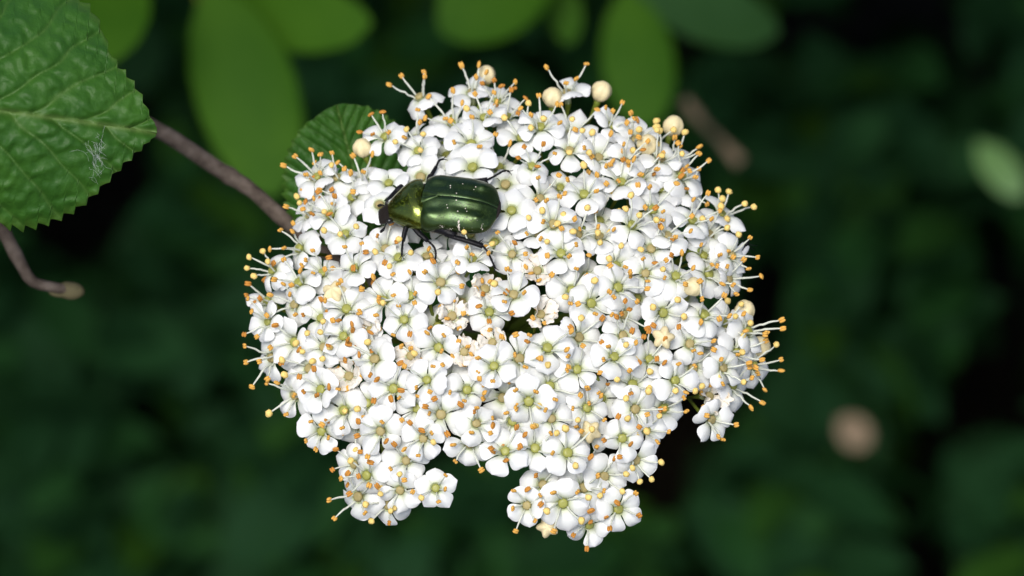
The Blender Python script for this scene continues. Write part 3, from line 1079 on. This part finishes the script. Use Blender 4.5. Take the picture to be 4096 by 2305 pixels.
# far side
leg([([(470, 430, -10), (430, 460, -5), (390, 480, 0)], [.5, .55, .4]), ([(395, 478, 0), (340, 540, 5), (285, 608, 10)], [.34, .36, .32]), ([(285, 608, 10), (240, 618, 8), (195, 622, 6)], [.16, .15, .13])])
leg([([(780, 380, 0), (785, 330, 10), (800, 290, 18)], [.5, .5, .4]), ([(795, 300, 18), (830, 240, 20), (855, 195, 22)], [.28, .27, .25]), ([(855, 195, 22), (890, 125, 26), (940, 105, 24)], [.16, .16, .13])])
leg([([(1080, 420, 0), (1140, 390, 10), (1200, 372, 18)], [.7, .7, .5]), ([(1190, 365, 22), (1320, 362, 28), (1450, 345, 30)], [.40, .46, .44]), ([(1450, 345, 30), (1540, 300, 32), (1645, 240, 32), (1700, 250, 26)], [.18, .17, .15, .12])],
    spurs=[((1400, 345, 30), (1455, 318, 30), .13), ((1300, 345, 26), (1320, 325, 26), .10), ((1440, 370, 28), (1490, 435, 22), .15)])

# ------------------------------------------------------------------ blurred leaves behind
def simple_leaf_col(a, b):
    def fn(nt):
        n = noise_node(nt, 60, 3)
        base = ramp(nt, n.outputs['Fac'], [(.35, a), (.65, b)]).outputs[0]
        return mixcol(nt, attr(nt, 'vein'), base, tuple(x * 1.5 for x in b))
    return fn


M['bleaf'] = thin_mat('leaf_smooth', simple_leaf_col((0.026, 0.086, 0.004), (0.038, 0.108, 0.006)), rough=0.6, spec=0.08, trans=0.22, tint=(1.3, 1.2, .4))
M['dleaf'] = thin_mat('leaf_blue_green', simple_leaf_col((0.018, 0.066, 0.010), (0.024, 0.080, 0.016)), rough=0.5, spec=0.25, trans=0.2, tint=(1.2, 1.2, .5))
OV = [(0, 0), (.06, .42), (.15, .68), (.3, .92), (.48, 1.0), (.65, .93), (.82, .68), (.94, .32), (1, .05)]


def ov(w): return [(a, b * w) for a, b in OV]


GL = 'smooth green leaves out of focus behind the flowers'
bl = [('broad smooth green leaf hanging down behind the grey brown twig', (830, -60), (1105, 790), -.44, -.43, 215, 205, 'bleaf', 60),
      ('smooth green leaf spreading sideways from the top of the hanging leaf', (850, 15), (1490, 90), -.45, -.43, 120, 165, 'bleaf', 40),
      ('rounded smooth green leaf half hidden behind the large toothed leaf', (330, -260), (430, 262), -.40, -.38, 220, 250, 'bleaf', 50),
      ('wide smooth green leaf above the topmost flowers', (2230, -180), (1760, 130), -.52, -.51, 170, 190, 'bleaf', 50),
      ('narrow smooth green leaf hanging straight down beside the tan twig', (2500, -40), (2590, 520), -.54, -.53, 150, 150, 'bleaf', 40),
      ('blue green leaf slanting down to a blunt tip above the tan twig', (2480, -120), (3120, 130), -.58, -.60, 110, 165, 'dleaf', 40),
      ('small pointed green leaf between the wide leaf and the narrow leaf', (2230, -90), (2280, 180), -.54, -.54, 70, 70, 'bleaf', 20)]
for lab, b, t, wb, wt, hu, hl, mt, ar in bl:
    leaf_thing(lab, None, name='blade', base=b, tip=t, wb=wb, wt=wt, up=ov(hu), lo=ov(hl), mat=M[mt], ns=40, nt_=21, bend=150, arch=ar, thick=10,
               petiole=[(b[0], b[1], wb), ((b[0] + (b[0] - t[0]) * .08), b[1] + (b[1] - t[1]) * .08, wb - .002), (300, -480, -.415) if b[0] < 400 else (740, -180, -.46) if b[0] < 1000 else (2340, -300, -.55)])
twig('thin brown twig bearing the hanging smooth leaf and its neighbours', [(740, -180, -.46), (560, -330, -.44), (300, -480, -.415), (-150, -800, -.42), (-900, -1500, -.5)], [22, 26, 30, 36, 44])
twig('thin brown twig bearing the narrow leaf and the wide leaf', [(2340, -300, -.55), (2430, -520, -.58), (2600, -1000, -.62), (3000, -1900, -.7)], [22, 28, 36, 46])

# ------------------------------------------------------------------ undergrowth
under = MB()
ru = random.Random(3)
shade = []


def scatter_leaf(c, L, W, q):
    v = []
    for i, (s, h) in enumerate(((0, .08), (.25, .75), (.55, 1), (.82, .6), (1, .05))):
        for t in (-1, 0, 1):
            v.append(c + q @ Vector((L * (s - .5), W * h * t, .18 * W * abs(t) - .5 * L * (s - .4) ** 2)))
    f = []
    for i in range(4):
        for j in range(2):
            a = i * 3 + j
            f.append((a, a + 3, a + 4, a + 1))
    under.add(v, f)
    shade.extend([ru.random()] * len(v))


cnt = 0
while cnt < 30000:
    px, py = ru.uniform(-7000, 11000), ru.uniform(-2200, 3800)
    if cnt >= 22000: px, py = ru.uniform(-500, 4600), ru.uniform(-600, 2900)
    w = -ru.uniform(.95, 1.55)
    c = P(px, py, w)
    if c.z < 0.04: continue
    if mnoise.noise(Vector((px * .0016, py * .0020, 7.3))) < -0.16: continue
    q = Quaternion((0, 0, 1), ru.uniform(0, 6.28)) @ Quaternion((ru.uniform(-1, 1), ru.uniform(-1, 1), 0), ru.uniform(0, .9))
    L = ru.uniform(.018, .045)
    scatter_leaf(c, L, L * ru.uniform(.22, .34), q)
    cnt += 1


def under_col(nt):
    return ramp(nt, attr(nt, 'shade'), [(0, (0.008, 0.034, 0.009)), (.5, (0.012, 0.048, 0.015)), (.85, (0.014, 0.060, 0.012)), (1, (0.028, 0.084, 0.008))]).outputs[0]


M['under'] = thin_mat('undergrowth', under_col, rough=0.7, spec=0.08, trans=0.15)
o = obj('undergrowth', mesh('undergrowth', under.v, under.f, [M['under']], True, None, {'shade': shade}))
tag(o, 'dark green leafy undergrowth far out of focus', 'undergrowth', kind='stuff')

# pale things among the undergrowth
M['tan'] = thin_mat('dry_tan', flat(0.21, 0.155, 0.10), rough=0.8, spec=0.2, trans=0.0)
M['pale'] = thin_mat('leaf_pale', simple_leaf_col((0.13, 0.28, 0.08), (0.17, 0.33, 0.10)), rough=0.4, spec=0.5, trans=0.25)
leaf_thing('pale yellow green leaf in the dark undergrowth', None, name='blade', base=(3905, 570), tip=(4095, 790), wb=-.80, wt=-.79, up=ov(72), lo=ov(72), mat=M['pale'], ns=16, nt_=9, arch=20, thick=12)
leaf_thing('small round dry tan leaf lying in the undergrowth', None, name='blade', base=(3355, 1675), tip=(3475, 1785), wb=-.85, wt=-.845, up=ov(66), lo=ov(66), mat=M['tan'], ns=12, nt_=9, arch=10, thick=12)
twig('pale tan broken twig out of focus beyond the upper flowers', [(2740, 400, -.62), (2800, 480, -.62), (2880, 560, -.63), (2960, 650, -.63)], [34, 26, 20, 52], nodes=[(.25, .1, .3)], mat='tan')

# ------------------------------------------------------------------ silk on the leaf, gnat
M['silk'] = thin_mat('silk', flat(.7, .72, .75), rough=.5, spec=.3, trans=.3)
mb = MB()
r2 = random.Random(9)
so = P(400, 640, .02)
for k in range(42):
    a = [385 + r2.gauss(0, 12), 620 + r2.gauss(0, 34)]
    ang = r2.choice([-1.9, 1.2, 1.35, .9, -2.3]) + r2.gauss(0, .25)
    ln = min(85, abs(r2.gauss(0, 45)) + 15)
    pts = []
    for i in range(5):
        t = i / 4
        pts.append(P(a[0] + math.cos(ang) * ln * t, a[1] + math.sin(ang) * ln * t, .0125 + .0006 * math.sin(t * 3)) - so)
        ang += r2.gauss(0, .25)
    mb.tube(pts, .3 * U, 3, caps=False)
o = mb.build('spider_silk', [M['silk']])
o.location = so
tag(o, 'wispy white tuft of spider silk stuck on the large toothed leaf', 'spider silk')

gw, _ = dome(2950, 985)
gorg = P(2972, 995, (gw + 30) * U)
gnat = empty('gnat', gorg)
gm = Matrix((camdir(.55, .8, .1), camdir(-.8, .55, .1), camdir(0, -.1, 1))).transposed()
mb = MB()
mb.ball((0, 0, 0), 26 * U, 9 * U, 9 * U, gm, 10, 8)
mb.ball(gm @ (Vector((24, 0, 3)) * U), 12 * U, 11 * U, 11 * U, gm, 10, 8)
mb.ball(gm @ (Vector((38, 0, 0)) * U), 7 * U, 7 * U, 7 * U, gm, 8, 6)
for k_ in (-1, 0, 1):
    for s_ in (-1, 1):
        mb.tube([gm @ (Vector(q) * U) for q in ((20 + 6 * k_, 0, 0), (20 + 14 * k_, 24 * s_, 8), (20 + 22 * k_, 44 * s_, -18))], 1.6 * U, 4)
mb.build('body', [M['leg']], gnat)
for s_ in (-1, 1):
    mb = MB()
    ring = [gm @ (Vector((18 - 30 * math.cos(a) - 24, 12 * s_ + 10 * math.sin(a), 12)) * U) for a in [2 * math.pi * i / 14 for i in range(14)]]
    up_ = gm @ Vector((0, 0, 1.2 * U))
    mb.add(ring + [p + up_ for p in ring], [tuple(range(13, -1, -1)), tuple(range(14, 28))] + [(i, (i + 1) % 14, 14 + (i + 1) % 14, 14 + i) for i in range(14)])
    mb.build('wing', [M['silk']], gnat)
tag(gnat, 'tiny dark gnat clinging to the stamens at the rim of the flower cluster', 'gnat')

# ------------------------------------------------------------------ unseen leaf canopy added above the view to keep sun off the undergrowth
lit = [P(x, y, w) for x, y, w in ((2048, 1152, 0), (300, 450, 0), (950, 380, -.44), (1150, 100, -.44), (450, 50, -.39), (1950, 0, -.52), (2550, 250, -.54), (2850, 50, -.59))]
shade_root = empty('added_canopy', (0.9, 1.3, 0))
canopy_leaves = MB()
rc = random.Random(8)
under_save, shade_save = under, shade
under, shade = canopy_leaves, []
kept = 0
slope_ = math.tan(PITCH - R(6.2))
for _ in range(26000):
    y = rc.uniform(-.02, 1.9)
    x = rc.uniform(-1.3, 1.1)
    if x > .1 and rc.random() < .35: continue
    zz = CAM.z - (y - CAM.y) * slope_ + .10
    c = Vector((x, y, zz + abs(rc.gauss(0, .10)) + max(0, y - .6) * .5))
    if c.z < .45: c.z = .45 + rc.uniform(.2, .5)
    bad = False
    for k, q in enumerate(lit):
        t = (c - q).dot(sdir)
        if t > 0 and (c - q - sdir * t).length < (.13 if k == 0 else .085): bad = True
    if bad: continue  # openings left so sun still reaches the flowers and near leaves
    q = Quaternion((0, 0, 1), rc.uniform(0, 6.28)) @ Quaternion((rc.uniform(-1, 1), rc.uniform(-1, 1), 0), rc.uniform(0, .6))
    L = rc.uniform(.05, .085)
    scatter_leaf(c - shade_root.location, L, L * rc.uniform(.25, .36), q)
    kept += 1
    if kept >= 6200: break
o = obj('canopy_leaves', mesh('canopy_leaves', canopy_leaves.v, canopy_leaves.f, [M['under']], True, None, {'shade': shade}), shade_root)
mb = MB()
for tx in (-.9, -.3, .35, .9):
    mb.tube(spline([Vector((0, 0, 0)), Vector((-.1 + tx * .3, .05, .8)), Vector((tx - .9, -.5, 1.15)), Vector((tx - .95, -1.1, 1.42))], 6), [.022] * 8 + [.012] * 6 + [.005] * 5, 8)
mb.build('canopy_stems', [M['bark']], shade_root)
tag(shade_root, 'unseen leaf canopy added out of view to shade the undergrowth', 'added_canopy')
